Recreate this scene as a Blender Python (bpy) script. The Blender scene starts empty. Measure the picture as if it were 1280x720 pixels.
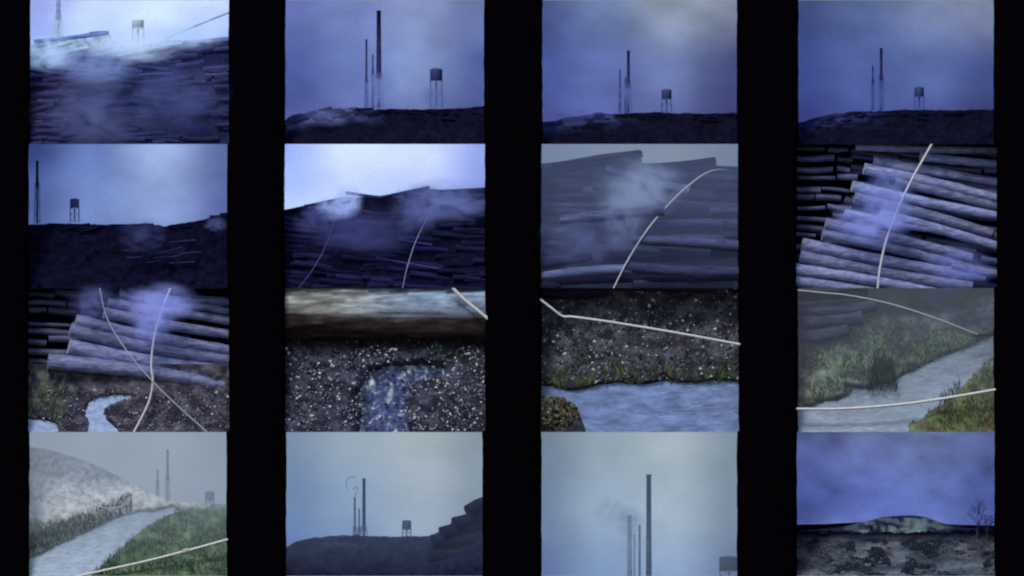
import bpy, bmesh, math, random
import numpy as np
from mathutils import Vector
random.seed(7); rng=np.random.RandomState(11)
S=bpy.context.scene
E=(0.62,0.62,0.66)
def lin(c):
    r=[]
    for v in c[:3]:
        v=max(0,min(255,v))/255.0
        r.append(v/12.92 if v<=0.04045 else ((v+0.055)/1.055)**2.4)
    return np.array(r)
def alb(c):
    return np.clip(lin(c)/np.array(E),0,0.85)
def P(px,py,y): return np.array([(px-640)/100.0,y,(360-py)/100.0])
# ---------- noise
def _h(ix,iy,s):
    n=np.sin(ix*127.1+iy*311.7+s*74.7)*43758.5453
    return n-np.floor(n)
def vn(x,y,s=0):
    ix=np.floor(x);iy=np.floor(y);fx=x-ix;fy=y-iy
    fx=fx*fx*(3-2*fx);fy=fy*fy*(3-2*fy)
    a=_h(ix,iy,s);b=_h(ix+1,iy,s);c=_h(ix,iy+1,s);d=_h(ix+1,iy+1,s)
    return (a*(1-fx)+b*fx)*(1-fy)+(c*(1-fx)+d*fx)*fy
def fbm(x,y,s=0,o=4):
    x=np.asarray(x,float);y=np.asarray(y,float);t=0;a=.5;n=0
    for i in range(o):
        t=t+a*vn(x,y,s+i*3.1);n+=a;a*=.5;x=x*2.03;y=y*2.03
    return t/n
def sstep(a,b,x):
    t=np.clip((np.asarray(x,float)-a)/(b-a),0,1);return t*t*(3-2*t)
def poly_sd(px,py,poly):
    px=np.asarray(px,float);py=np.asarray(py,float)
    d=np.full(px.shape,1e9);ins=np.zeros(px.shape,bool);n=len(poly)
    for i in range(n):
        x1,y1=poly[i];x2,y2=poly[(i+1)%n]
        dx,dy=x2-x1,y2-y1
        t=np.clip(((px-x1)*dx+(py-y1)*dy)/(dx*dx+dy*dy+1e-9),0,1)
        d=np.minimum(d,np.hypot(px-x1-t*dx,py-y1-t*dy))
        c=((y1>py)!=(y2>py))
        with np.errstate(divide='ignore',invalid='ignore'):
            xi=(x2-x1)*(py-y1)/((y2-y1) if y2!=y1 else 1e-9)+x1
        ins^=(c&(px<xi))
    return np.where(ins,-d,d)
# ---------- frames
L=[[38,357,678,998],[36,356,677,996],[36,357,677,998],[37,358,677,996]]
R=[[286,605,921,1242],[284,606,922,1246],[286,606,923,1242],[283,603,921,1243]]
def fr(k):
    r,c=divmod(k-1,4)
    return (L[r][c],r*180,R[r][c],r*180+180)
# ---------- materials
def surf(name,scale=(6,6,6),lo=.5,hi=1.5,rough=.7,bump=.3,spec=.3,detail=8,dist=.0,bd=.02):
    m=bpy.data.materials.new(name);m.use_nodes=True;nt=m.node_tree;N=nt.nodes;K=nt.links
    b=N['Principled BSDF'];b.inputs['Roughness'].default_value=rough
    b.inputs['Specular IOR Level'].default_value=spec
    at=N.new('ShaderNodeAttribute');at.attribute_name='Col'
    tc=N.new('ShaderNodeTexCoord');mp=N.new('ShaderNodeMapping');mp.inputs['Scale'].default_value=scale
    K.new(tc.outputs['Object'],mp.inputs[0])
    no=N.new('ShaderNodeTexNoise');no.inputs['Scale'].default_value=1;no.inputs['Detail'].default_value=detail
    no.inputs['Roughness'].default_value=.65;no.inputs['Distortion'].default_value=dist
    K.new(mp.outputs[0],no.inputs['Vector'])
    mr=N.new('ShaderNodeMapRange');mr.inputs[1].default_value=.3;mr.inputs[2].default_value=.7
    mr.inputs[3].default_value=lo;mr.inputs[4].default_value=hi
    K.new(no.outputs[0],mr.inputs[0])
    vm=N.new('ShaderNodeVectorMath');vm.operation='SCALE'
    K.new(at.outputs['Color'],vm.inputs[0]);K.new(mr.outputs[0],vm.inputs['Scale'])
    K.new(vm.outputs[0],b.inputs['Base Color'])
    bp=N.new('ShaderNodeBump');bp.inputs['Strength'].default_value=bump;bp.inputs['Distance'].default_value=bd
    K.new(no.outputs[0],bp.inputs['Height']);K.new(bp.outputs[0],b.inputs['Normal'])
    return m
M_bark=surf('wet_bark',(7,24,24),.35,1.7,.4,.8,.55)
M_barkd=surf('dark_bark',(4,22,22),.5,1.5,.8,.6,.06)
M_earth=surf('earth',(14,14,14),.45,1.6,.9,.8,.05)
M_stone=surf('stone',(30,30,30),.7,1.3,.5,.3,.4)
M_leaf=surf('foliage',(18,18,18),.5,1.5,.8,.1,.05)
M_water=surf('water',(7,7,26),.75,1.25,.2,.5,.5,5,.8,bd=.012)
M_metal=surf('weathered_steel',(10,10,30),.85,1.15,.8,.2,.05)
M_cable=surf('wet_cable',(20,20,20),.85,1.1,.4,.1,.5)
M_black=surf('black_film_base',(9,9,9),.7,1.3,.9,.05,.0)
def skymat():
    m=bpy.data.materials.new('cloudy_sky');m.use_nodes=True;nt=m.node_tree;N=nt.nodes;K=nt.links
    N.remove(N['Principled BSDF']);e=N.new('ShaderNodeEmission')
    at=N.new('ShaderNodeAttribute');at.attribute_name='Col'
    tc=N.new('ShaderNodeTexCoord')
    no=N.new('ShaderNodeTexNoise');no.inputs['Scale'].default_value=38;no.inputs['Detail'].default_value=4
    K.new(tc.outputs['Object'],no.inputs['Vector'])
    mr=N.new('ShaderNodeMapRange');mr.inputs[3].default_value=.82;mr.inputs[4].default_value=1.18
    K.new(no.outputs[0],mr.inputs[0])
    K.new(at.outputs['Color'],e.inputs[0]);K.new(mr.outputs[0],e.inputs[1])
    K.new(e.outputs[0],N['Material Output'].inputs[0])
    m.cycles.emission_sampling='NONE'
    return m
M_sky=skymat()
# ---------- mesh builder
class MB:
    def __init__(s): s.v=[];s.f=[];s.c=[];s.n=0
    def add(s,v,f,c):
        v=np.asarray(v,float);c=np.asarray(c,float)
        if c.ndim==1: c=np.tile(c,(len(v),1))
        s.v.append(v);s.c.append(c)
        o=s.n;s.f.extend([tuple(i+o for i in q) for q in f]);s.n+=len(v)
    def build(s,name,mat,k=None,smooth=True,parent=None,pad=14):
        v=np.concatenate(s.v);c=np.concatenate(s.c)
        me=bpy.data.meshes.new(name);me.from_pydata(v.tolist(),[],s.f);me.update()
        a=me.color_attributes.new('Col','FLOAT_COLOR','POINT')
        a.data.foreach_set('color',np.hstack([c,np.ones((len(c),1))]).astype(np.float32).ravel())
        if k:
            x0,y0,x1,y1=fr(k)
            mn=v.min(0);mx=v.max(0);bm=None
            for co,no,need in ((P(x0-pad,0,0),(-1,0,0),mn[0]<(x0-pad-640)/100),(P(x1+pad,0,0),(1,0,0),mx[0]>(x1+pad-640)/100),(P(0,y0,0),(0,0,1),mx[2]>(360-y0)/100),(P(0,y1,0),(0,0,-1),mn[2]<(360-y1)/100)):
                if not need: continue
                if bm is None: bm=bmesh.new();bm.from_mesh(me)
                bmesh.ops.bisect_plane(bm,geom=bm.verts[:]+bm.edges[:]+bm.faces[:],plane_co=co,plane_no=no,clear_outer=True)
            if bm: bm.to_mesh(me);bm.free()
        if smooth: me.polygons.foreach_set('use_smooth',[True]*len(me.polygons))
        me.materials.append(mat)
        ob=bpy.data.objects.new(name,me);S.collection.objects.link(ob)
        if parent: ob.parent=parent
        return ob
_cs={}
def tube(mb,pts,rad,col,seg=12,capcol=None,wob=0):
    pts=np.array([np.asarray(p,float) for p in pts]);n=len(pts)
    rad=np.full(n,rad) if np.isscalar(rad) else np.array(rad,float)
    if seg not in _cs:
        a=2*np.pi*np.arange(seg)/seg;_cs[seg]=(np.cos(a),np.sin(a))
    ca,sa=_cs[seg]
    d=np.empty_like(pts);d[1:-1]=pts[2:]-pts[:-2];d[0]=pts[1]-pts[0];d[-1]=pts[-1]-pts[-2]
    d/=np.linalg.norm(d,axis=1,keepdims=True)+1e-9
    u=np.cross(d,[0,1,0.]);bad=np.linalg.norm(u,axis=1)<.1
    if bad.any(): u[bad]=np.cross(d[bad],[1.,0,0])
    u/=np.linalg.norm(u,axis=1,keepdims=True);w=np.cross(d,u)
    r=rad[:,None]*(1+wob*(rng.rand(n,seg)-.5))
    V=pts[:,None]+r[...,None]*(ca[None,:,None]*u[:,None]+sa[None,:,None]*w[:,None])
    V=V.reshape(-1,3)
    f=[]
    for i in range(n-1):
        for j in range(seg):
            a=i*seg+j;b=i*seg+(j+1)%seg;f.append((a,b,b+seg,a+seg))
    mb.add(V,f,col)
    cc=capcol if capcol is not None else col
    for e in (0,n-1):
        mb.add(np.vstack([V[e*seg:(e+1)*seg],pts[e:e+1]]),[(j,(j+1)%seg,seg) for j in range(seg)],cc)
def log(mb,x0,y0,x1,y1,r,d,col,d1=None,wob=.12,cap=1.5,seg=12):
    d1=d if d1 is None else d1
    a=P(x0,y0,d);b=P(x1,y1,d1);n=max(3,int(abs(x1-x0)/14)+2)
    pts=[];rr=[];bend=random.uniform(-1,1)*r/100*.5
    t0=random.uniform(.75,1);t1=random.uniform(.85,1.1)
    if d1!=d: t0,t1=1.05,.8
    for i in range(n):
        t=i/(n-1);p=a*(1-t)+b*t;p[2]+=bend*math.sin(math.pi*t);pts.append(p)
        rr.append(r/100*(t0*(1-t)+t1*t)*random.uniform(.95,1.05))
    c=np.asarray(col)
    tube(mb,pts,rr,c,seg,np.clip(c*cap,0,.8),wob)
def prof(pts):
    xs=[p[0] for p in pts];ys=[p[1] for p in pts]
    return lambda x:np.interp(x,xs,ys)
def sheet(name,k,top,depthf,colf,mat,step=2,bottom=None,nz=0.0,pad=12,back=True,ns=.1):
    x0,y0,x1,y1=fr(k);x0-=pad;x1+=pad
    yb=y1 if bottom is None else bottom
    nx=int((x1-x0)/step)+1;xs=np.linspace(x0,x1,nx)
    tp=top(xs) if callable(top) else np.full(nx,float(top))
    ny=max(6,int((yb-tp.min())/step)+1);T=np.linspace(0,1,ny)
    X=np.tile(xs,(ny,1));Y=tp[None,:]*(1-T[:,None])+yb*T[:,None]
    D=depthf(X,Y)+nz*(fbm(X*ns,Y*ns,k,5)-.5)
    C=colf(X,Y)
    V=np.stack([(X-640)/100,D,(360-Y)/100],-1).reshape(-1,3)
    F=[(i*nx+j,(i+1)*nx+j,(i+1)*nx+j+1,i*nx+j+1) for i in range(ny-1) for j in range(nx-1)]
    mb=MB();mb.add(V,F,C.reshape(-1,3))
    if back: # back skirt so the slope is a solid slab
        B=V[:nx].copy();B2=B.copy();B2[:,1]=np.maximum(B[:,1],.9);B2[:,2]=B[:,2]-.25
        mb.add(np.vstack([B,B2]),[(j,j+1,nx+j+1,nx+j) for j in range(nx-1)],np.vstack([C[0],C[0]]))
    return mb.build(name,mat)
def colconst(c,v=.25,s=.05):
    c=alb(c)
    return lambda X,Y:(c[None,None,:]*(1+v*2*(fbm(X*s,Y*s,3)-.5))[...,None])
def sky(k,g,cloud=.14,cs=.018,gain=1.0):
    x0,y0,x1,y1=fr(k);X0=x0-14;X1=x1+14
    g=np.array([[lin(c)*gain for c in r] for r in g])
    nx,ny=70,60
    X,Y=np.meshgrid(np.linspace(X0,X1,nx),np.linspace(y0,y1,ny))
    u=np.clip((X-x0)/(x1-x0),0,1)*(g.shape[1]-1);v=(Y-y0)/180.0*(g.shape[0]-1)
    iu=np.minimum(u.astype(int),g.shape[1]-2);iv=np.minimum(v.astype(int),g.shape[0]-2)
    fu=(u-iu);fv=(v-iv);fu=(fu*fu*(3-2*fu))[...,None];fv=(fv*fv*(3-2*fv))[...,None]
    C=(g[iv,iu]*(1-fu)+g[iv,iu+1]*fu)*(1-fv)+(g[iv+1,iu]*(1-fu)+g[iv+1,iu+1]*fu)*fv
    C=C*(1+cloud*4*(fbm(X*cs,Y*cs*1.5,k*5,5)-.5))[...,None]
    V=np.stack([(X-640)/100,np.full(X.shape,1.0),(360-Y)/100],-1).reshape(-1,3)
    F=[(i*nx+j,(i+1)*nx+j,(i+1)*nx+j+1,i*nx+j+1) for i in range(ny-1) for j in range(nx-1)]
    mb=MB();mb.add(V,F,np.clip(C,0,1).reshape(-1,3));return mb.build('sky',M_sky)
def cable(pts,r=1.4,col=(225,235,255),k=None):
    pts=[np.array(p,float) for p in pts];out=[]
    q=[2*pts[0]-pts[1]]+pts+[2*pts[-1]-pts[-2]]
    for i in range(1,len(q)-2):
        for t in np.linspace(0,1,9)[:-1]:
            a,b,c,d=q[i-1],q[i],q[i+1],q[i+2]
            out.append(.5*((2*b)+(-a+c)*t+(2*a-5*b+4*c-d)*t*t+(-a+3*b-3*c+d)*t**3))
    out.append(pts[-1])
    mb=MB();tube(mb,[P(*p) for p in out],r/100,alb(col),8)
    return mb.build('cable',M_cable,k)
_b=bmesh.new();bmesh.ops.create_icosphere(_b,subdivisions=1,radius=1)
IV=np.array([v.co[:] for v in _b.verts]);IF=[tuple(v.index for v in f.verts) for f in _b.faces];_b.free()
def blob(mb,p,r,col,sq=(1,1,1),jit=.25):
    v=IV*(1+jit*(rng.rand(len(IV),1)-.5)*2)*np.array(sq)*r/100
    a=rng.rand()*6.28;ca,sa=math.cos(a),math.sin(a)
    v=np.stack([v[:,0]*ca-v[:,2]*sa,v[:,1],v[:,0]*sa+v[:,2]*ca],-1)
    mb.add(v+p,IF,col)
def scatter(n,k,region,m=3):
    x0,y0,x1,y1=fr(k);xs=[];ys=[];t=0;c=0
    while c<n and t<12:
        t+=1;x=rng.uniform(x0-4,x1+4,n*2);y=rng.uniform(y0+1,y1-1.5,n*2);q=region(x,y)
        xs.append(x[q]);ys.append(y[q]);c+=q.sum()
    return np.concatenate(xs)[:n],np.concatenate(ys)[:n]
def pebbles(mb,n,k,depthf,region,rr=(1,2.6),pal=((70,72,90),(110,115,135),(45,42,50),(180,190,215)),w=(.4,.25,.3,.05)):
    X,Y=scatter(n,k,region);Dp=depthf(X,Y)
    for x,y,d in zip(X,Y,Dp):
        r=rng.uniform(rr[0],rr[1])*(.6 if rng.rand()<.5 else 1)
        col=alb(pal[rng.choice(len(pal),p=w)])*rng.uniform(.7,1.3)
        blob(mb,P(x,y,d-r*.003),r,np.clip(col,0,.8),(1,.7,rng.uniform(.5,.9)))
def grass(mb,n,k,depthf,region,h=(4,9),pal=((70,100,60),(110,135,80),(50,75,50)),w=.5,spread=.5):
    x0,y0,x1,y1=fr(k);X,Y=scatter(n,k,region);Dp=depthf(X,Y)
    for x,y,d in zip(X,Y,Dp):
        hh=rng.uniform(*h)
        if y-hh<y0+1: continue
        d=d-.01
        l=rng.uniform(-spread,spread)*hh;ww=rng.uniform(.35,1)*w
        b=alb(pal[rng.randint(len(pal))])*rng.uniform(.6,1.4)
        v=[P(x-ww,y,d),P(x+ww,y,d),P(x+l*.4+ww*.7,y-hh*.6,d-.02),P(x+l*.4-ww*.7,y-hh*.6,d-.02),P(x+l,y-hh,d-.01-rng.rand()*.04)]
        mb.add(v,[(0,1,2,3),(3,2,4)],np.clip(np.array([b*.6,b*.6,b,b,b*1.2]),0,.8))
def fill_logs(mb,k,top,bottom,depthf,colf,r=(2.5,4.5),ang=0,ln=(60,170),pad=12,gap=1.6,angj=.04,x0=None,x1=None,var=(.5,1.5),tilt=0):
    a0,y0,a1,y1=fr(k);X0=a0-pad if x0 is None else x0;X1=a1+pad if x1 is None else x1
    y=bottom
    ymin=min(float(top(x)) for x in np.linspace(X0,X1,30))-30
    while y>ymin-abs(ang)*120:
        rr=random.uniform(*r);x=X0-random.uniform(0,80)
        while x<X1:
            l=random.uniform(*ln);a=ang+random.uniform(-angj,angj)
            xa=max(x,X0);xb=min(x+l,X1)
            r2=rr*random.uniform(.75,1.2)
            if xb-xa>12:
                ya=y+(xa-X0)*a+random.uniform(-1.5,1.5);yb=y+(xb-X0)*a+random.uniform(-1.5,1.5)
                if ya-r2>float(top(xa)) and yb-r2>float(top(xb)) and min(ya,yb)<y1+8:
                    xm=(xa+xb)/2;ym=(ya+yb)/2
                    c=np.clip(alb(colf(xm,ym))*random.uniform(*var),0,.8)
                    dd=float(depthf(np.array(xm),np.array(ym)))-random.uniform(0,.05)
                    log(mb,xa,ya,xb,yb,r2,dd,c,d1=dd+tilt*(xb-xa)/100 if tilt else None,cap=1.9 if tilt else 1.5)
            x+=l+random.uniform(0,6)
        y-=rr*gap
def smoke(px,py,rx,rz,col,dens,y=.0,ry=.22,scale=1.9):
    m=bpy.data.materials.new('smoke');m.use_nodes=True;nt=m.node_tree;N=nt.nodes;K=nt.links
    N.remove(N['Principled BSDF'])
    tc=N.new('ShaderNodeTexCoord');ln=N.new('ShaderNodeVectorMath');ln.operation='LENGTH'
    mp=N.new('ShaderNodeMapping');mp.inputs['Location'].default_value=(px*.1,py*.1,0);K.new(tc.outputs['Object'],mp.inputs[0])
    K.new(tc.outputs['Object'],ln.inputs[0])
    no=N.new('ShaderNodeTexNoise');no.inputs['Scale'].default_value=scale;no.inputs['Detail'].default_value=4;no.inputs['Distortion'].default_value=1.0
    K.new(mp.outputs[0],no.inputs['Vector'])
    mr=N.new('ShaderNodeMapRange');mr.interpolation_type='SMOOTHSTEP';mr.inputs[1].default_value=1.0;mr.inputs[2].default_value=.0;mr.inputs[3].default_value=0;mr.inputs[4].default_value=1
    K.new(ln.outputs['Value'],mr.inputs[0])
    m2=N.new('ShaderNodeMapRange');m2.inputs[1].default_value=.42;m2.inputs[2].default_value=.66;m2.inputs[3].default_value=.02;m2.inputs[4].default_value=1.6
    K.new(no.outputs[0],m2.inputs[0])
    mu=N.new('ShaderNodeMath');mu.operation='MULTIPLY';K.new(mr.outputs[0],mu.inputs[0]);K.new(m2.outputs[0],mu.inputs[1])
    mu2=N.new('ShaderNodeMath');mu2.operation='MULTIPLY';mu2.inputs[1].default_value=dens;K.new(mu.outputs[0],mu2.inputs[0])
    e=N.new('ShaderNodeEmission');e.inputs[0].default_value=(*lin(col),1);K.new(mu2.outputs[0],e.inputs[1])  # smoke glows by itself, emission stands in for scattered light
    ab=N.new('ShaderNodeVolumeAbsorption');ab.inputs[0].default_value=(0,0,0,1);K.new(mu2.outputs[0],ab.inputs['Density'])
    ad=N.new('ShaderNodeAddShader');K.new(e.outputs[0],ad.inputs[0]);K.new(ab.outputs[0],ad.inputs[1])
    K.new(ad.outputs[0],N['Material Output'].inputs['Volume'])
    m.cycles.emission_sampling='NONE'
    me=bpy.data.meshes.new('smoke');bm=bmesh.new();bmesh.ops.create_icosphere(bm,subdivisions=3,radius=1);bm.to_mesh(me);bm.free()
    me.materials.append(m);ob=bpy.data.objects.new('smoke',me);ob.location=P(px,py,y);ob.scale=(rx/100,ry,rz/100)
    S.collection.objects.link(ob)
def fog(k,col,dens,ya=-.02,yb=.98):
    x0,y0,x1,y1=fr(k);x0-=2;x1+=2;y0+=.05;y1-=.05
    m=bpy.data.materials.new('fog');m.use_nodes=True;N=m.node_tree.nodes;K=m.node_tree.links
    N.remove(N['Principled BSDF'])
    e=N.new('ShaderNodeEmission');e.inputs[0].default_value=(*lin(col),1);e.inputs[1].default_value=dens  # self-lit haze: emission replaces light scattered in the fog
    ab=N.new('ShaderNodeVolumeAbsorption');ab.inputs[0].default_value=(0,0,0,1);ab.inputs['Density'].default_value=dens
    ad=N.new('ShaderNodeAddShader');K.new(e.outputs[0],ad.inputs[0]);K.new(ab.outputs[0],ad.inputs[1])
    K.new(ad.outputs[0],N['Material Output'].inputs['Volume']);m.cycles.emission_sampling='NONE'
    a=P(x0,y1,ya);b=P(x1,y0,yb)
    v=[(x,y,z) for x in (a[0],b[0]) for y in (a[1],b[1]) for z in (a[2],b[2])]
    f=[(0,1,3,2),(4,6,7,5),(0,4,5,1),(2,3,7,6),(0,2,6,4),(1,5,7,3)]
    me=bpy.data.meshes.new('fog');me.from_pydata(v,[],f);me.materials.append(m)
    ob=bpy.data.objects.new('fog',me);S.collection.objects.link(ob)
def stack(x,yt,yb,r,col,d=.8,k=None,base=None,basecol=None):
    mb=MB();c=alb(col)
    tube(mb,[P(x,yb,d),P(x,(yb+yt)/2,d),P(x,yt+2,d),P(x,yt+1.9,d),P(x,yt,d)],[r/100*1.15,r/100,r/100*.92,r/100*1.1,r/100*1.1],c,14)
    for t in (.3,.6): 
        yy=yt+(yb-yt)*t;tube(mb,[P(x,yy,d),P(x,yy+1,d)],r/100*1.15,c*.9,14)
    if base: # support frame and boiler stub reaching down to the ground
        bc=alb(basecol);w=r*1.5  # base colour is faded towards the sky to imitate haze
        for sx in (-w,w):
            for dy in (-.03,.03): tube(mb,[P(x+sx,yb-6,d+dy),P(x+sx*1.4,base,d+dy)],.45/100,bc,6)
        n=max(2,int((base-yb)/10))
        for i in range(n):
            a=yb+(base-yb)*i/n;b=yb+(base-yb)*(i+1)/n;s=1 if i%2 else -1
            tube(mb,[P(x-s*w*1.1,a,d-.03),P(x+s*w*1.2,b,d-.03)],.3/100,bc,5)
        tube(mb,[P(x,yb-1,d),P(x,base,d)],r/100*.85,bc,10)
    return mb.build('smokestack',M_metal,k)
def wtower(xl,xr,yt,yb,base,col,legcol,k,d=.82):  # legcol carries painted haze, close to the sky tone
    mb=MB();c=alb(col);lc=alb(legcol);x=(xl+xr)/2;r=(xr-xl)/2/100;h=yb-yt
    tube(mb,[P(x,yb,d),P(x,yb-.2,d),P(x,yt+h*.12,d)],[r*.96,r,r],c,20)
    tube(mb,[P(x,yt+h*.13,d),P(x,yt+h*.05,d),P(x,yt,d)],[r*1.03,r*.8,r*.3],c*1.1,20)
    tube(mb,[P(x,yb+1,d),P(x,yb,d)],[r*1.06,r*1.06],c*.8,20)
    for sx in (-1,1):
        for dy in (-.6,.6): tube(mb,[P(x+sx*r*90,yb,d+dy*r),P(x+sx*r*98,base,d+dy*r*1.3)],.7/100,lc,6)
    n=2
    for i in range(n):
        a=yb+(base-yb)*i/n;b=yb+(base-yb)*(i+1)/n
        for s in (-1,1): tube(mb,[P(x-s*r*90,a,d-.6*r),P(x+s*r*95,b,d-.6*r)],.25/100,lc,5)
        tube(mb,[P(x-r*93,b,d-.6*r),P(x+r*93,b,d-.6*r)],.25/100,lc,5)
    tube(mb,[P(x,yb,d),P(x,base,d)],.8/100,lc,6)
    mb.build('water_tower',M_metal,k)
def slope(k,f=.05,b=.7):
    x0,y0,x1,y1=fr(k)
    return lambda X,Y:f+(b-f)*(y1-Y)/(y1-y0)

# ================= skies
D=(16,16,36)
sky(1,[[(150,165,235),(190,210,255),(200,220,255),(185,205,255)],[(150,180,250),(170,200,255),(165,190,250),(140,165,235)],[D,D,D,D]],.08,.03,1.12)
G1=np.array([1.32,1.2,1.06])
sky(2,[[(88,104,172),(100,120,182),(117,136,188),(92,108,163)],[(68,84,156),(88,108,174),(110,132,190),(75,92,158)],[(70,82,150),(88,102,172),(72,84,152),(56,64,125)]],.14,gain=G1)
sky(3,[[(66,82,138),(92,112,160),(126,144,172),(108,122,152)],[(60,76,142),(80,98,164),(92,110,165),(62,72,126)],[(66,78,150),(74,88,156),(58,64,125),(44,50,104)]],.16,gain=G1)
sky(4,[[(58,74,130),(78,98,153),(106,124,168),(110,126,162)],[(50,66,132),(70,88,156),(78,98,162),(56,70,128)],[(50,60,132),(62,76,150),(48,56,120),(40,46,100)]],.15,gain=G1)
sky(5,[[(46,64,128),(88,112,178),(136,162,216),(86,106,168)],[(74,94,162),(102,128,192),(118,144,204),(80,95,160)],[(46,52,112),(74,88,150),(82,98,165),(46,52,112)]],.16,gain=G1)
sky(6,[[(155,178,250),(198,214,255),(196,210,250),(135,152,215)],[(168,190,255),(182,200,255),(160,178,242),(128,146,218)],[D,D,D,D]],.09,gain=1.14)
sky(7,[[(118,136,158),(134,152,166),(140,156,162),(118,132,146)]]*3,.06,gain=1.35)
for k in (8,9,10,11): sky(k,[[D]*4]*3,.02)
sky(12,[[(84,92,108)]*4]*3,.05)
sky(13,[[(128,139,150),(140,154,168),(147,161,176),(124,138,154)],[(128,143,160),(138,153,172),(142,155,174),(128,142,160)],[(120,130,140)]*4],.05,gain=1.14)
sky(14,[[(108,126,146),(142,157,168),(158,170,172),(126,140,146)],[(100,124,162),(126,150,177),(152,166,180),(124,138,150)],[(78,104,170),(106,134,188),(126,146,178),(94,110,150)]],.07,gain=1.22)
sky(15,[[(94,108,124),(136,152,160),(154,168,172),(112,126,136)],[(92,112,140),(142,162,182),(158,176,190),(110,126,142)],[(70,90,140),(112,138,180),(128,150,186),(80,95,134)]],.08,gain=1.22)
sky(16,[[(70,80,128),(90,102,150),(100,114,160),(78,90,136)],[(64,76,138),(78,92,158),(86,102,166),(68,80,142)],[(122,138,198),(136,150,208),(128,142,200),(100,114,176)]],.3,.024,gain=1.15)

# ================= Frame 1 : hazy log deck
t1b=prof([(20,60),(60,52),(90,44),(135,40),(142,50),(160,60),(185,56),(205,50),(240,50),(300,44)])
sheet('log_pile_backing',1,t1b,lambda X,Y:.72-.1*(Y-40)/60,colconst((150,172,235),.3,.08),M_earth,bottom=100,nz=.05)  # pile behind, smoke haze put into its near-white colour
t1=prof([(20,84),(60,76),(90,70),(150,70),(190,62),(230,54),(300,50)])
dp=slope(1,.0,.55)
sheet('log_pile_backing',1,t1,dp,colconst((36,40,78),.3),M_earth,nz=.06)
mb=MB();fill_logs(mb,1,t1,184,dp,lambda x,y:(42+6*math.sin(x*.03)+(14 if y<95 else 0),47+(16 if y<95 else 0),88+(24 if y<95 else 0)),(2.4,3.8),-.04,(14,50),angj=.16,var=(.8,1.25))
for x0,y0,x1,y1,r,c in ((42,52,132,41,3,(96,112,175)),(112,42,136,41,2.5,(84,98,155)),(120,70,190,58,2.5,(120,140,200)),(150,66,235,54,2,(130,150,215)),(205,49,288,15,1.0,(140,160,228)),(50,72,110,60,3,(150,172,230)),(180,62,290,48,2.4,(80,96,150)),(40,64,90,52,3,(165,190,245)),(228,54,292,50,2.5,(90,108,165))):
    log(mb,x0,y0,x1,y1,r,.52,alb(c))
mb.build('log_pile',M_barkd,1)
stack(73,-4,24,2.6,(140,155,222),.85,1,46,(175,198,250))  # stack colour paled to stand in for haze
wtower(165,180,24,34,58,(178,198,248),(178,200,250),1)  # tower lightened into the haze by its colours
smoke(62,66,44,28,(175,205,255),15,.1);smoke(165,58,74,26,(190,215,255),12,.15);smoke(120,140,95,60,(86,96,150),5.5,-.15,.3);smoke(235,46,54,20,(175,205,255),9,.15);smoke(120,82,70,32,(126,146,208),8,-.02);smoke(220,120,85,65,(70,80,135),5,-.15,.3)
# ================= Frames 2-5 : mill skyline over the log yard
def skyline(k,pts,colL,colD,n=26):
    tp=prof(pts);x0,y0,x1,y1=fr(k)
    dd=lambda X,Y,tp=tp,y1=y1:.05+.62*(y1-Y)/(y1-tp(X))
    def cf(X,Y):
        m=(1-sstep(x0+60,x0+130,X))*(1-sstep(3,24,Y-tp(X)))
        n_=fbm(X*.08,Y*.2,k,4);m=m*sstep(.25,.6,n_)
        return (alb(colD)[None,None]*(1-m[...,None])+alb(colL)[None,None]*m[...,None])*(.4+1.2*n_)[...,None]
    tq=lambda x,tp=tp:tp(x)+2.2*(fbm(x*.16,x*0,k,3)-.5)
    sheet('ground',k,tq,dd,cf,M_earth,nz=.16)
    mb=MB()
    for i in range(n):
        x=random.uniform(x0-10,x1+5);y=float(tp(x))+abs(random.gauss(0,5))+1.2
        if y>y1-3: continue
        l=random.uniform(8,28);a=random.uniform(-.25,.05) if x<x0+90 else random.uniform(-.06,.06)
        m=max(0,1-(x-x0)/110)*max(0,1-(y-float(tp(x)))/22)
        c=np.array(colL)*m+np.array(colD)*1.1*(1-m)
        d=float(dd(np.array(x),np.array(y)))-.03
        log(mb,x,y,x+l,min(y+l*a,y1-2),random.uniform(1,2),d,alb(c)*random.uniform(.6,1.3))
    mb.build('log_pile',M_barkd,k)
skyline(2,[(340,152),(357,150),(366,143),(380,141),(398,136),(415,138),(440,134),(465,137),(500,136),(530,137),(560,135),(580,135),(620,131)],(80,92,145),(13,12,34),40)
stack(473.5,13,98,2.9,(44,46,92),.8,2,135,(88,102,168));stack(458,49,103,1.2,(50,54,104),.78,2,135,(90,105,172));stack(466,68,92,.9,(58,62,114),.79,2,135,(93,108,174))
wtower(537.5,553,85,100,134,(60,68,116),(84,99,162),2)
skyline(3,[(660,153),(677,153),(692,151),(705,147),(725,145),(745,141),(780,142),(820,140),(860,142),(940,141)],(50,58,106),(12,11,31),30)
stack(785.5,63,110,1.9,(46,50,94),.8,3,141,(76,87,150));stack(775,87,122,.9,(56,62,114),.78,3,141,(77,88,152));stack(782,97,124,.9,(58,64,116),.79,3,141,(77,88,152))
wtower(827,839.5,111,123,140,(64,73,124),(76,88,150),3)
skyline(4,[(980,153),(998,153),(1010,150),(1030,144),(1060,140),(1090,139),(1140,137),(1190,138),(1260,136)],(38,44,88),(12,11,31))
stack(1101.5,60,100,1.7,(40,45,90),.8,4,138,(70,80,144));stack(1091,82,104,.9,(50,58,112),.78,4,138,(69,80,146))
wtower(1143,1155,108,120,136,(64,74,132),(68,80,144),4)
skyline(5,[(20,281),(80,279),(130,281),(185,279),(205,283),(225,279),(248,276),(262,272),(273,270),(276,266),(300,264)],(14,14,42),(11,11,34),24)
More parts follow.
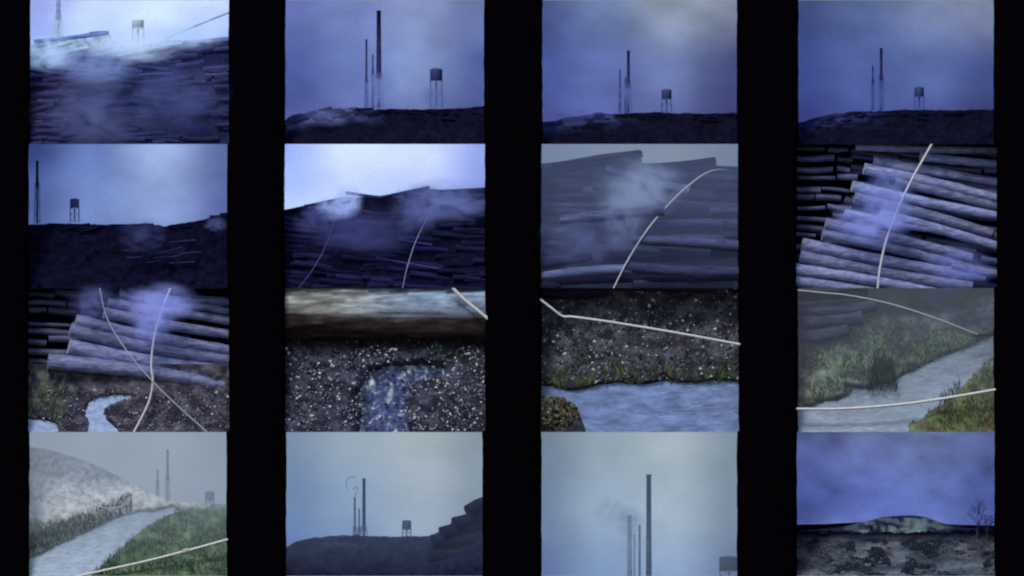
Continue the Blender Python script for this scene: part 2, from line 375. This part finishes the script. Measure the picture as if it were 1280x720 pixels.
stack(46.5,201,234,1.7,(40,45,90),.8,5,279,(80,92,152));wtower(87.5,99,248,259,277,(70,84,142),(84,98,160),5)
mb=MB()
for i in range(16):
    x=random.uniform(150,225);y=random.uniform(300,330);l=random.uniform(12,34)
    log(mb,x,y,x+l,y-l*random.uniform(.0,.35),random.uniform(.6,1.1),.12,alb((42,44,80))*random.uniform(.5,1.3))
log(mb,262,271,290,268,2.5,.5,alb((14,14,40)));mb.build('log_pile',M_barkd,5)
smoke(178,294,40,26,(60,66,118),6,.0);smoke(270,280,20,12,(80,92,150),7,.1)
smoke(475,110,26,26,(104,122,182),8,.5);smoke(410,145,52,15,(88,100,152),5,.2);smoke(785,118,20,20,(88,100,162),7,.5);smoke(720,146,42,13,(56,64,115),5,.2);smoke(543,120,24,20,(86,100,160),7,.5);smoke(1100,118,22,20,(74,88,150),6,.5)
# ================= Frame 6
t6=prof([(340,266),(357,262),(380,257),(405,251),(430,246),(475,247),(500,241),(537,236),(560,238),(600,236),(620,236)])
dp=slope(6,.05,.7);sheet('log_pile_backing',6,t6,dp,colconst((14,14,38),.3),M_earth,nz=.06)
mb=MB();fill_logs(mb,6,t6,364,dp,lambda x,y:(36,38,76) if y<300 else (24,24,58),(2,4),.05,(25,100),angj=.09,tilt=.12)
for a in ((432,241,478,247,2.2),(474,247,537,234,2.2),(380,258,420,251,2.2),(520,240,606,237,2.6),(540,247,610,250,3),(357,264,400,258,2.5),(470,322,560,338,1.4),(500,300,540,306,1.3)):
    log(mb,*a[:5],.5 if a[1]<280 else .1,alb((52,57,108)))
mb.build('log_pile',M_barkd,6)
cable([(503,362,-.05),(508,338,-.05),(518,306,.05),(530,280,.2),(541,262,.3)],.55,(130,140,200),6)
cable([(372,362,-.05),(392,335,-.05),(408,305,.05),(418,275,.25)],.4,(74,80,140),6)
smoke(422,260,34,20,(150,172,238),18,.3);smoke(436,250,22,26,(160,182,242),12,.35);smoke(560,250,70,34,(98,110,172),11,.15);smoke(450,290,85,40,(64,70,126),7,.0);smoke(520,262,40,40,(90,102,165),8,.1);smoke(395,275,34,26,(74,82,145),6,.15)
def worker(px,foot,h,d,k):
    me=bpy.data.meshes.new('worker');H=h/100;b=P(px,foot,d)
    J=[(0,0,.53),(0,0,.66),(0,0,.80),(0,0,.87),(0,-.01,.94),(.1,0,.79),(.13,-.02,.63),(.12,-.06,.48),(-.1,0,.79),(-.14,-.02,.63),(-.12,-.05,.48),(.05,0,.49),(.07,-.02,.27),(.08,0,.03),(.08,-.06,.01),(-.05,0,.49),(-.06,0,.27),(-.08,.02,.03),(-.08,-.04,.01)]
    Rr=[.085,.08,.1,.04,.065,.045,.035,.025,.045,.035,.025,.065,.05,.035,.025,.065,.05,.035,.025]
    Ed=[(0,1),(1,2),(2,3),(3,4),(2,5),(5,6),(6,7),(2,8),(8,9),(9,10),(0,11),(11,12),(12,13),(13,14),(0,15),(15,16),(16,17),(17,18)]
    me.from_pydata([tuple(b+np.array(j)*H) for j in J],Ed,[])
    ob=bpy.data.objects.new('worker',me);S.collection.objects.link(ob)
    m=ob.modifiers.new('s','SKIN')
    for i,r in enumerate(Rr): me.skin_vertices[0].data[i].radius=(r*H,r*H)
    me.skin_vertices[0].data[0].use_root=True
    ob.modifiers.new('sub','SUBSURF').levels=1
    mt=bpy.data.materials.new('dark_coat');mt.use_nodes=True;mt.node_tree.nodes['Principled BSDF'].inputs['Base Color'].default_value=(.003,.003,.01,1);mt.node_tree.nodes['Principled BSDF'].inputs['Roughness'].default_value=.9;mt.node_tree.nodes['Principled BSDF'].inputs['Specular IOR Level'].default_value=.05
    me.materials.append(mt)
worker(368.5,285,24,.4,6)
# ================= Frame 7
t7=prof([(660,206),(700,202),(750,193),(800,187),(803,206),(832,205),(893,196),(895,207),(940,209)])
dp=slope(7,.1,.68);sheet('log_pile_backing',7,t7,dp,colconst((22,24,48),.3),M_earth,nz=.06)
mb=MB();fill_logs(mb,7,t7,366,lambda X,Y:dp(X,Y)-.12,lambda x,y:(62,68,100) if y<310 else (36,38,64),(4,7.5),.03,(60,170),angj=.07,gap=1.75,tilt=.12,var=(.45,1.5))
for a,c in (((677,214,803,192,5),(62,72,104)),((690,207,800,196,4),(52,60,92)),((803,208,895,200,4),(74,84,112)),((757,210,862,238,6),(112,126,158)),((800,212,925,222,6),(88,99,130)),((677,240,760,238,6),(78,88,122)),((670,346,790,336,6),(92,102,142)),((780,333,930,340,8),(52,56,88)),((677,352,930,346,6),(24,24,48)),((677,330,740,320,6),(42,46,76)),((790,300,930,308,8),(66,72,106)),((700,275,830,262,7),(80,88,120))):
    log(mb,*a,.4 if a[1]<260 else -.02,alb(c),seg=16)
mb.build('log_pile',M_barkd,7)
cable([(766,362,-.1),(785,325,-.1),(810,286,-.08),(840,251,0),(868,226,.1),(888,214,.2),(905,212,.3),(912,214,.35)],.9,(205,215,230),7)
fog(7,(96,109,148),.85,-.08);smoke(800,235,70,50,(128,145,184),9,-.05);smoke(780,265,40,60,(112,128,170),6,-.1);smoke(730,300,75,50,(84,94,140),6,-.1)
# ================= Frame 8
dp=slope(8,.72,.85);sheet('log_pile_backing',8,180,dp,colconst((8,8,20),.3),M_earth,nz=.05,back=False)  # dark backing sheet, shade between the logs put into its colour
mb=MB()
for y in range(186,366,12):
    x=985
    while x<1062:
        l=random.uniform(25,60);yy=y+random.uniform(-3,3)
        log(mb,x,yy,min(x+l,1066+random.uniform(-6,6)),yy+random.uniform(-1,4),random.uniform(2.8,5),.4-random.random()*.05,alb((64,69,106))*random.uniform(.35,1.4));x+=l+random.uniform(1,5)
fill_logs(mb,8,lambda x:175,366,lambda X,Y:.5+0*X,lambda x,y:(46,50,88),(4,6),.15,(80,180),x0=1064,x1=1262,gap=1.9,angj=.03)
L8=[(1070,183,1260,188,5),(1150,196,1262,206,5.5),(1092,201,1262,232,6),(1080,211,1262,252,7),(1115,208,1262,228,4.5),(1065,233,1250,270,7),(1068,247,1240,292,7),(1056,266,1190,290,5.5),(1100,266,1262,312,7),(1032,279,1215,322,7),(1028,293,1216,336,7),(1002,305,1232,346,7.5),(1000,320,1215,358,7.5),(990,336,1190,370,7.5),(985,350,1100,366,7),(1120,226,1262,262,6),(1190,330,1262,345,6)]
for i,a in enumerate(L8):
    d0=.0+.012*(i%3)+.1*(360-a[1])/180+(a[0]-985)*.0013
    log(mb,*a,d0,alb((112,120,162))*random.uniform(.65,1.35),d1=d0+.24*(a[2]-a[0])/180,cap=2.2,seg=20)
mb.build('log_pile',M_bark,8)
cable([(1097,362,-.12),(1100,335,-.12),(1108,300,-.12),(1122,262,-.12),(1140,224,-.1),(1166,178,-.08)],1.5,(240,244,255),8)
smoke(1090,278,64,34,(128,142,222),9,-.15);smoke(1110,250,40,50,(122,135,215),6,-.15);smoke(1195,335,55,36,(105,115,190),6,-.15)
# ================= Frame 9
dp=slope(9,.0,.45)
stream9=[(108,545),(112,528),(106,518),(110,505),(125,497),(150,494),(168,496),(150,500),(135,506),(128,514),(134,526),(146,536),(150,545)]
pud9=[(30,524),(60,526),(74,532),(70,545),(30,545)]
def d9(X,Y): 
    sd=np.minimum(poly_sd(X,Y,stream9),poly_sd(X,Y,pud9));return dp(X,Y)+.05*(1-2*sstep(-4,5,sd))
def c9(X,Y):
    n=fbm(X*.09,Y*.12,9,4);a=alb((46,44,58));b=alb((84,80,92));g=alb((76,88,78));m=((1-sstep(60,110,X))*sstep(.45,.6,n))[...,None]
    t=sstep(.35,.7,n)[...,None];return (a*(1-t)+b*t)*(1-m)+g*m
sheet('ground',9,455,d9,c9,M_earth,nz=.05,back=False)
sheet('log_pile_backing',9,360,lambda X,Y:.78+0*X,colconst((12,12,28),.3),M_earth,bottom=490,nz=.05,back=False)  # dark sheet behind the logs, painted as the shade in the gaps
sheet('water',9,490,dp,colconst((140,158,205),.3,.2),M_water,back=False)
mb=MB()
for y in range(366,462,12):
    x=24
    while x<125:
        l=random.uniform(25,70);yy=y+random.uniform(-3,3)
        log(mb,x,yy,min(x+l,130),yy+random.uniform(-1,4),random.uniform(2.8,5.2),.4-random.random()*.05,alb((62,66,100))*random.uniform(.35,1.4));x+=l+random.uniform(1,5)
fill_logs(mb,9,lambda x:358,466,lambda X,Y:.5+0*X,lambda x,y:(46,50,88),(4,6),.13,(80,140),x0=120,x1=298,gap=2)
L9=[(150,366,300,378,6.5),(135,378,300,404,6.5),(180,376,300,392,5.5),(130,391,300,420,7),(95,401,300,440,8),(88,412,300,452,8.5),(86,433,300,466,9),(60,452,300,486,10)]
for i,a in enumerate(L9):
    d0=.02+.1*(480-a[1])/100+(a[0]-60)*.001
    log(mb,*a,d0,alb((106,112,154))*random.uniform(.7,1.3),d1=d0+.22*(a[2]-a[0])/180*(1 if i<7 else .5),cap=2.2,seg=22)
mb.build('log_pile',M_bark,9)
mb=MB();pebbles(mb,1500,9,d9,lambda x,y:(y>484)&(poly_sd(x,y,stream9)>0)&(poly_sd(x,y,pud9)>0),(.7,2))
mb.build('gravel',M_stone,9,False)
mb=MB();grass(mb,500,9,d9,lambda x,y:(x<82)&(y>458)&(fbm(x*.08,y*.08,2)>.52),(4,10),((100,115,105),(130,142,118),(64,74,74)));mb.build('grass',M_leaf,9,False)
cable([(214,358,-.12),(203,385,-.12),(193,420,-.12),(189,455,-.12),(191,478,-.12),(185,505,-.1),(167,541,-.1)],1.4,(240,244,255),9)
cable([(124,358,-.14),(134,398,-.14),(158,438,-.14),(192,478,-.14),(225,510,-.12),(262,543,-.12)],.8,(165,170,190),9)
smoke(200,378,58,30,(138,150,232),11,-.18);smoke(190,400,34,44,(130,142,225),7,-.18);smoke(120,380,45,30,(96,104,170),5,-.15)
# ================= Frame 10
st10=[(452,545),(458,515),(452,494),(460,482),(466,472),(482,464),(500,463),(508,468),(502,478),(506,490),(508,502),(500,518),(510,545)]
pool10=[(466,468),(490,462),(535,461),(552,464),(540,469),(505,473)]
b10=slope(10,.1,.5)
SD10=lambda x,y:np.minimum(poly_sd(x,y,st10),poly_sd(x,y,pool10))+4*(fbm(x*.12,y*.12,21,3)-.5)
def d10(X,Y): return b10(X,Y)+.05-.19*sstep(-1,15,SD10(X,Y))
def c10(X,Y):
    n=fbm(X*.07,Y*.1,10,4);t=sstep(.3,.7,n)[...,None];s=sstep(425,458,Y+8*(n-.5))[...,None]  # ground darkened below the log, undercut shade put into the colour
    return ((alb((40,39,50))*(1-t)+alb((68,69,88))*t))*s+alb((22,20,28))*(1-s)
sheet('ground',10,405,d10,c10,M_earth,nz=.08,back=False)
def cw10(X,Y):
    s=sstep(.5,.8,fbm(X*.14+.5*np.sin(Y*.1),Y*.05,8,5))[...,None];f=fbm(X*.1,Y*.1,3)[...,None]  # streaked highlights of the stream, mixed into its colour
    return alb((66,78,128))[None,None]*(.4+f)*(1-s)+alb((165,182,232))[None,None]*s
sheet('water',10,456,lambda X,Y:b10(X,Y)-.06*fbm(X*.2,Y*.35,4,5)+.03,cw10,M_water,back=False)
def biglog():
    mb=MB();nx,ns=140,64
    X,J=np.meshgrid(np.linspace(340,625,nx),np.arange(ns),indexing='ij')
    a=2*np.pi*J/ns;jj=np.minimum(J,ns-J)
    n=fbm(X*.02,jj*.5,5,5);n2=fbm(X*.05,jj*1.1,9,5)
    r=34*(1+.12*(n-.5)+.06*(n2-.5))
    Y=391-r*np.sin(a)+(X-480)*.01;Dd=.26-r/100*np.cos(a)*.9
    V=np.stack([(X-640)/100,Dd,(360-Y)/100],-1).reshape(-1,3)
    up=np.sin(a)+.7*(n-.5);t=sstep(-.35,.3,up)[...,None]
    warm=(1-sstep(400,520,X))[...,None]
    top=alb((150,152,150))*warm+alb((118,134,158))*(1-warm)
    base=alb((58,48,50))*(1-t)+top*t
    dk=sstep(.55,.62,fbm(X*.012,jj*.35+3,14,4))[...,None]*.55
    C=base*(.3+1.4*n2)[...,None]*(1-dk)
    F=[(i*ns+j,i*ns+(j+1)%ns,(i+1)*ns+(j+1)%ns,(i+1)*ns+j) for i in range(nx-1) for j in range(ns)]
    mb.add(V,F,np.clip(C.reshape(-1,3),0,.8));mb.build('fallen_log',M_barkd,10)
biglog()
mb=MB();rg=lambda x,y:(SD10(x,y)>1)&(y>440+8*np.sin(x*.05))
pebbles(mb,3200,10,d10,rg,(.7,2.5),((66,68,88),(104,109,134),(34,33,42),(205,212,232)),(.34,.26,.26,.14))
pebbles(mb,110,10,lambda x,y:b10(x,y)-.04,lambda x,y:(SD10(x,y)<1),(1,3),((36,38,52),(74,78,100)),(.6,.4))
pebbles(mb,60,10,lambda x,y:b10(x,y)-.08,lambda x,y:(abs(SD10(x,y))<3),(2,4),((42,42,54),(90,94,112)),(.6,.4))
pebbles(mb,500,10,d10,lambda x,y:(425<y)&(y<460),(1,3),((26,26,36),(46,47,62)),(.6,.4));mb.build('gravel',M_stone,10,False)  # darker pebble palette continues the painted undercut shade
mb=MB();grass(mb,110,10,d10,lambda x,y:(528<x)&(x<552)&(434<y)&(y<448),(3,8),((90,125,100),(120,150,120)));mb.build('grass',M_leaf,10,False)
cable([(562,356,-.14),(580,374,-.14),(612,400,-.14)],2.2,(225,235,245),10)
# ================= Frame 11
wt11=[(660,480),(690,484),(715,490),(735,486),(770,480),(800,483),(830,478),(870,480),(900,476),(940,480),(940,560),(735,560),(730,530),(720,510),(700,495),(660,492)]
b11=slope(11,.0,.5)
sd11=lambda x,y:poly_sd(x,y,wt11)+7*(fbm(x*.07,y*.07,31,3)-.5)
def d11(X,Y): return b11(X,Y)+.05-.12*sstep(-3,7,sd11(X,Y))
def c11(X,Y):
    n=fbm(X*.08,Y*.1,12,4);t=sstep(.3,.7,n)[...,None];g=(sstep(458,474,Y+10*(n-.5)))[...,None]*sstep(.45,.55,n)[...,None]
    c=alb((42,41,50))*(1-t)+alb((78,78,90))*t;return c*(1-g)+alb((54,62,50))*g
sheet('ground',11,360,d11,c11,M_earth,nz=.06,back=False)
sheet('water',11,466,b11,lambda X,Y:alb((96,114,160))[None,None]*(.35+1.2*fbm(X*.05,Y*.14,6,5))[...,None],M_water,back=False)
mb=MB();pebbles(mb,3000,11,d11,lambda x,y:(sd11(x,y)>2)&(y<480),(.7,2.6),((68,68,80),(106,108,122),(34,33,40),(180,188,202)),(.36,.2,.37,.07));mb.build('gravel',M_stone,11,False)
mb=MB()
grass(mb,420,11,d11,lambda x,y:(sd11(x,y)>-1)&(y>452)&(y<488)&(x>685)&(fbm(x*.07,y*.06,8)>.55),(3,9),((70,88,64),(104,122,76),(48,60,46)))
for cx,cy,ww in ((732,484,11),(850,482,13),(893,478,16),(700,488,8),(838,468,8),(780,478,7)):
    grass(mb,150,11,lambda x,y:d11(x,y)-.03,lambda x,y:(abs(x-cx)<ww)&(cy-12<y)&(y<cy+2),(6,17),((92,116,72),(126,142,84),(58,72,48)))
grass(mb,60,11,d11,lambda x,y:(x<700)&(y>395)&(y<415),(4,9),((60,86,56),(70,96,64)))
mb.build('grass',M_leaf,11,False)
mb=MB()
for i in range(700):
    a=rng.rand()*6.28;q=rng.rand()**.5;blob(mb,P(690+q*34*math.cos(a),min(535,522+q*26*math.sin(a)),-.12*(1-q)),rng.uniform(1,3.2),alb(((56,62,46),(80,68,56),(40,40,38),(96,96,84))[rng.randint(4)]),jit=.5)
mb.build('mossy_rock',M_earth,11)
mb=MB();log(mb,670,364,760,362,8,.3,alb((30,30,52)));log(mb,700,358,880,362,5,.35,alb((44,44,74)));mb.build('log_pile',M_barkd,11)
cable([(672,372,-.1),(688,384,-.1),(703,395,-.08),(716,396,-.1),(760,402,-.12),(840,415,-.12),(928,431,-.12)],1.5,(235,242,250),11)
# ================= Frame 12
wt12=[(1260,412),(1232,424),(1205,437),(1180,447),(1150,460),(1125,472),(1100,482),(1078,488),(1058,482),(1062,494),(1048,500),(1020,508),(980,516),(980,560),(1128,560),(1135,530),(1160,515),(1190,495),(1215,470),(1245,440),(1262,430)]
b12=slope(12,.0,.6)
sd12=lambda x,y:poly_sd(x,y,wt12)+6*(fbm(x*.08,y*.08,33,3)-.5)
def d12(X,Y): return b12(X,Y)+.05-.12*sstep(-3,7,sd12(X,Y))
def c12(X,Y):
    n=fbm(X*.06,Y*.09,14,5);t=sstep(.35,.65,n)[...,None];a=alb((72,76,82))*(1-t)+alb((106,118,106))*t
    u=(1-sstep(372,402,Y-.1*(X-1000)))[...,None];a=a*(1-u)+alb((68,70,86))*(.7+.6*t)*u
    r=sstep(1120,1160,X)[...,None]*sstep(455,475,Y)[...,None];return a*(1-r)+(alb((80,74,64))*(1-t)+alb((92,104,72))*t)*r
sheet('ground',12,360,d12,c12,M_earth,nz=.06,back=False)
def cw12(X,Y):
    n=fbm(X*.12,Y*.06,4);e=1-sstep(0,15,-poly_sd(X,Y,wt12)+10*(n-.5));e=(e*(Y<515)*(X+Y*.9<1625))[...,None]*0
    rp=(1-sstep(1075,1140,X))*sstep(1050,1066,X)*(1-sstep(490,506,Y+10*(n-.5)))  # dark bank reflection painted into the water colour
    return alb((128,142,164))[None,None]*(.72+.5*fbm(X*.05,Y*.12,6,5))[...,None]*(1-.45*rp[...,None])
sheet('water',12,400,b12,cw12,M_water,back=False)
mb=MB();G=((92,110,94),(112,130,108),(72,84,80))
grass(mb,3000,12,d12,lambda x,y:(sd12(x,y)>0)&(y>395+.1*(x-1000))&(x<1238)&~((x>1130)&(y>470))&(fbm(x*.05,y*.06,8)>.44),(2,7),G)
grass(mb,1000,12,d12,lambda x,y:(sd12(x,y)>1)&(x>1130)&(y>440)&(fbm(x*.05,y*.06,5)>.5),(2,7),((92,112,72),(84,84,66),(104,104,84)))
grass(mb,900,12,d12,lambda x,y:(abs(sd12(x,y))<3)&(y<508)&(x<1200),(6,17),((54,62,62),(66,76,72)))
mb.build('grass',M_leaf,12,False)
mb=MB()
grass(mb,420,12,lambda x,y:b12(x,y)-.08,lambda x,y:(abs(x-1104)<19-(486-y)*.25)&(y>450)&(y<490),(8,26),((52,60,60),(66,74,70),(42,48,50)),.6)
mb.build('bush',M_leaf,12,False)
mb=MB()
for a in ((990,372,1085,366,6),(990,388,1096,380,9),(990,404,1078,396,10),(985,420,1060,410,9)): log(mb,*a,.28,alb((70,72,96)),seg=18,cap=1)
mb.build('log_pile',M_barkd,12)
cable([(990,362,-.05),(1030,366,-.05),(1060,369,-.05),(1110,379,-.05),(1165,396,0),(1222,418,.1)],.8,(170,175,177),12)
cable([(985,511,-.12),(1050,511,-.12),(1120,506,-.12),(1180,498,-.12),(1262,484,-.12)],1.7,(205,210,200),12)
mb=MB();log(mb,1216,420,1262,414,1.5,.15,alb((50,50,56)));mb.build('fence_rail',M_barkd,12)
fog(12,(116,127,142),.62)
# ================= Frame 13
wt13=[(215,634),(195,640),(165,643),(148,648),(120,662),(90,675),(60,690),(20,708),(20,740),(90,740),(110,722),(130,703),(150,684),(175,662),(195,648),(222,638)]
b13=slope(13,.0,.75)
sd13=lambda x,y:poly_sd(x,y,wt13)+4*(fbm(x*.08,y*.08,35,3)-.5)
def d13(X,Y): return b13(X,Y)+.05-.1*sstep(-2,5,sd13(X,Y))
def c13(X,Y):
    n=fbm(X*.06,Y*.09,15,5);t=sstep(.35,.65,n)[...,None]
    far=alb((196,208,222))*(1+.1*(t-.5));L_=alb((100,114,108))*(1-t)+alb((120,134,126))*t  # far slope: haze put into its sky-like colour
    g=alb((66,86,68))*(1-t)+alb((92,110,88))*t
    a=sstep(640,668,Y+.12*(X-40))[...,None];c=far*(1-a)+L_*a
    rgt=sstep(-3,3,X-(92+(720-Y)*1.5))[...,None]*sstep(632,640,Y)[...,None];return c*(1-rgt)+g*rgt
t13=prof([(20,556),(60,562),(110,577),(150,596),(190,617),(215,627),(300,631)])
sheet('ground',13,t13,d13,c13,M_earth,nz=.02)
sheet('water',13,630,b13,colconst((140,157,180),.2,.06),M_water,back=False)
mb=MB()
grass(mb,1900,13,d13,lambda x,y:(sd13(x,y)>0)&(x>92+(720-y)*1.5)&(y>638)&(fbm(x*.06,y*.06,8)>.43),(2,7),((76,102,76),(98,124,92),(86,86,76)))
grass(mb,900,13,d13,lambda x,y:(sd13(x,y)>0)&(x<150)&(y>655-.12*(x-40)),(3,7),((86,98,92),(100,112,102),(72,82,78)))
mb.build('grass',M_leaf,13,False)
mb=MB()
grass(mb,800,13,lambda x,y:b13(x,y)-.07,lambda x,y:(y>672-(x-36)*.42)&(y<694-(x-36)*.42)&(x<165),(3,10),((62,72,70),(76,88,82),(52,60,60)),.6)
mb.build('riverside_brush',M_leaf,13,False)
stack(209.5,562,600,1.5,(100,112,134),.8,13,632,(130,142,160));stack(197,587,606,1.1,(118,130,150),.8,13,632,(132,144,162));wtower(256,268,614,625,632,(102,114,134),(120,132,150),13)
cable([(90,722,-.1),(130,713,-.1),(180,702,-.1),(231,689,-.1),(290,673,-.1)],1.5,(200,205,195),13)
cable([(30,607,.1),(80,621,.15),(135,635,.2),(165,630,.3),(200,642,.4)],.5,(186,196,202),13)
mb=MB();tube(mb,[P(228,690,-.1),P(230,689.5,-.1),P(234,688,-.1),P(236,687.5,-.1)],[.02,.032,.032,.02],alb((160,160,150)),12);mb.build('cable_coupling',M_metal,13)
fog(13,(142,156,174),.9)
# ================= Frame 14
skyline(14,[(340,684),(357,684),(370,677),(392,672),(430,669),(500,671),(535,670),(556,662),(566,652),(580,648),(588,636),(596,628),(620,620)],(38,42,72),(20,21,46),n=18)
mb=MB()
for a in ((540,678,620,664,9),(552,668,620,652,9),(568,656,620,640,9),(586,640,620,626,9),(535,694,620,684,10)): log(mb,*a,.3,alb((26,28,54)),d1=.5,seg=18,cap=1.3)
mb.build('log_pile',M_barkd,14)
stack(455,598,664,2,(64,72,106),.8,14,670,(92,104,142));stack(443.5,622,664,1.2,(92,106,142),.8,14,670,(102,118,156));stack(449,636,664,.9,(92,106,142),.79,14,670,(102,118,156))
wtower(502.5,514,650,661,671,(78,90,122),(94,108,145),14)
cable([(434,612,.7),(432.5,604,.7),(435,598,.7),(441,596,.7),(446,597,.7)],.3,(60,70,100),14);cable([(441,612,.7),(446,608,.7),(446,614,.7),(443,622,.78)],.3,(60,70,100),14)
fog(14,(116,138,174),.25)
# ================= Frame 15
stack(811,593,724,3.2,(50,60,94),.7,15);stack(787,644,724,2.8,(110,128,160),.85,15);stack(799.5,656,724,1.4,(88,104,140),.8,15);stack(793,668,724,.9,(102,120,154),.84,15)
wtower(899,924,695,713,726,(52,62,92),(68,80,112),15)
smoke(787,652,24,26,(112,130,160),10,.4,.2);smoke(762,640,28,28,(124,142,168),6,.4,.2);smoke(790,690,30,40,(120,140,172),5,.4,.2)
fog(15,(134,153,178),.32)
# ================= Frame 16
far=prof([(980,656),(1030,655),(1090,652),(1150,653),(1200,656),(1260,657)])
sheet('hill',16,far,lambda X,Y:.96+0*X,colconst((66,75,120),.2),M_earth,bottom=672)
hill=prof([(980,664),(1030,661),(1060,657),(1082,652),(1100,647),(1118,645),(1140,644),(1156,646),(1170,651),(1185,656),(1210,660),(1260,662)])
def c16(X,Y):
    n=fbm(X*.08,Y*.22,3,5);m=sstep(.36,.54,n)[...,None]*sstep(1045,1085,X)[...,None]*(1-sstep(1165,1205,X))[...,None]*(Y>647.5)[...,None]  # pale green-grey patches: the lit slope is put into the hill colour
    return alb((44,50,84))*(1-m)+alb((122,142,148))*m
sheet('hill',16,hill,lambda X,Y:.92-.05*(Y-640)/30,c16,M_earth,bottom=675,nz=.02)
def cf16(X,Y):
    n=fbm(X*.04,Y*.12,6,5);t=sstep(.3,.65,n)[...,None];b=sstep(668,680,Y)[...,None]
    return (alb((50,56,70))*(1-t)+alb((82,92,102))*t)*b+alb((24,26,44))*(1-b)
sheet('field',16,prof([(980,668),(1260,668)]),lambda X,Y:.05+.8*(720-Y)/53,cf16,M_earth,nz=.06)
mb=MB()
for i in range(1300):
    x=rng.uniform(985,1258);cl=float(fbm(np.array(x*.09),np.array(.5),4))
    y=669-rng.rand()*(1+9*cl*(1 if abs(x-1130)>55 else .45));blob(mb,P(x,y,.84+rng.rand()*.03),rng.uniform(.7,1.6),alb((18,19,38))*rng.uniform(.5,1.6),jit=.5)
for cx in (1097,1088,1108):
    for i in range(26): blob(mb,P(cx+rng.normal(0,1),rng.uniform(655,668),.85),rng.uniform(.5,1.1),alb((22,23,44)),jit=.5)
mb.build('tree_line',M_leaf,16,False)
mb=MB()
X,Y=scatter(4200,16,lambda x,y:(y>673)&(fbm(x*.05,y*.1,9)>.47))
for x,y in zip(X,Y):
    n=float(fbm(np.array(x*.06),np.array(y*.12),19));q=(y-668)/52
    blob(mb,P(x,min(y,718),.05+.8*(720-y)/53-.03),rng.uniform(.4,.8)+q*.6,(alb((40,44,58))*(1-sstep(.4,.6,n))+alb((84,92,106))*sstep(.4,.6,n))*rng.uniform(.7,1.3)*(.65+.35*q),jit=.6)
mb.build('bushes',M_leaf,16,False)
def btree(x,base,h,d,col):
    mb=MB();c=alb(col)
    def br(p,a,l,r,n):
        q=p+np.array([math.sin(a)*l,random.uniform(-.2,.2)*l,math.cos(a)*l]);tube(mb,[p,(p+q)/2+np.array([random.uniform(-.06,.06)*l,0,0]),q],[r,r*.85,r*.65],c,5)
        if n>0:
            for i in range(3): br(q if i else (p+q)/2,a+random.uniform(-.8,.8),l*random.uniform(.65,.85),r*.62,n-1)
    br(P(x,base,d),0,h*.3/100,.008,5);mb.build('bare_tree',M_barkd,16,False)
btree(1222,670,44,.7,(56,60,98));btree(1234,674,36,.72,(50,54,92))
mb=MB()
def box(mb,x0,y0,x1,y1,d,dd,col):
    a=P(x0,y1,d);b=P(x1,y0,d+dd);v=[(x,y,z) for x in (a[0],b[0]) for y in (a[1],b[1]) for z in (a[2],b[2])]
    mb.add(v,[(0,1,3,2),(4,6,7,5),(0,4,5,1),(2,3,7,6),(0,2,6,4),(1,5,7,3)],alb(col))
box(mb,1024,663,1034,667.5,.8,.06,(40,42,62));mb.add([P(1023,663,.79),P(1035,663,.79),P(1035,663,.87),P(1023,663,.87),P(1025,661,.83),P(1033,661,.83)],[(0,1,5,4),(2,3,4,5),(0,4,3),(1,2,5)],alb((66,60,84)))
for q in (1026,1030): box(mb,q,664.5,q+1.5,666,.797,.002,(14,14,30))
mb.build('farm_building',M_metal,16,False)

# ================= film strip dividers (black, rounded edges)
edges=[(lambda r:-20,lambda r:L[r][0])]+[((lambda r,c=c:R[r][c]),(lambda r,c=c:L[r][c+1])) for c in range(3)]+[(lambda r:R[r][3],lambda r:1300)]
zs=np.arange(-4,725,2.0)
for i,(el,er) in enumerate(edges):
    xl=np.array([el(min(3,max(0,int(z//180)))) for z in zs],float);xr=np.array([er(min(3,max(0,int(z//180)))) for z in zs],float)
    w=(fbm(zs*.05,zs*0+i,1)-.5)*1.6
    xl=xl+w;xr=xr+w
    pr=[(0,.99),(0,.2),(.4,.02),(1.4,-.1),(3.5,-.17),(7,-.2)]
    V=[];nP=len(pr)*2
    for a,b,z in zip(xl,xr,zs):
        for o,d in pr: V.append(P(a+o,z,d))
        for o,d in reversed(pr): V.append(P(b-o,z,d))
    F=[(r*nP+j,r*nP+j+1,(r+1)*nP+j+1,(r+1)*nP+j) for r in range(len(zs)-1) for j in range(nP-1)]
    mb=MB();mb.add(V,F,np.array([.0022,.0014,.003]));mb.build('film_strip_divider',M_black)

# ================= light, world, camera
w=bpy.data.worlds.new('World');S.world=w;w.use_nodes=True;N=w.node_tree.nodes;K=w.node_tree.links
st=N.new('ShaderNodeTexSky');st.sky_type='NISHITA';st.sun_disc=False
el=math.radians(52);az=math.radians(205)
st.sun_elevation=el;st.sun_rotation=az
K.new(st.outputs[0],N['Background'].inputs[0]);N['Background'].inputs[1].default_value=.1
sd=bpy.data.lights.new('sun','SUN');sd.energy=1.5;sd.angle=math.radians(12);sd.color=(1,.96,.9)
so=bpy.data.objects.new('sun',sd);S.collection.objects.link(so)
dirv=Vector((math.sin(az)*math.cos(el),math.cos(az)*math.cos(el),math.sin(el)))
so.rotation_euler=dirv.to_track_quat('Z','Y').to_euler()
cd=bpy.data.cameras.new('camera');cd.type='ORTHO';cd.ortho_scale=12.8;cd.clip_end=200
cd.dof.use_dof=True;cd.dof.focus_distance=15;cd.dof.aperture_fstop=17
co=bpy.data.objects.new('camera',cd);co.location=(0,-20,0);co.rotation_euler=(math.radians(90),0,0);S.collection.objects.link(co);S.camera=co
S.view_settings.view_transform='Standard';S.view_settings.look='None';S.view_settings.exposure=0
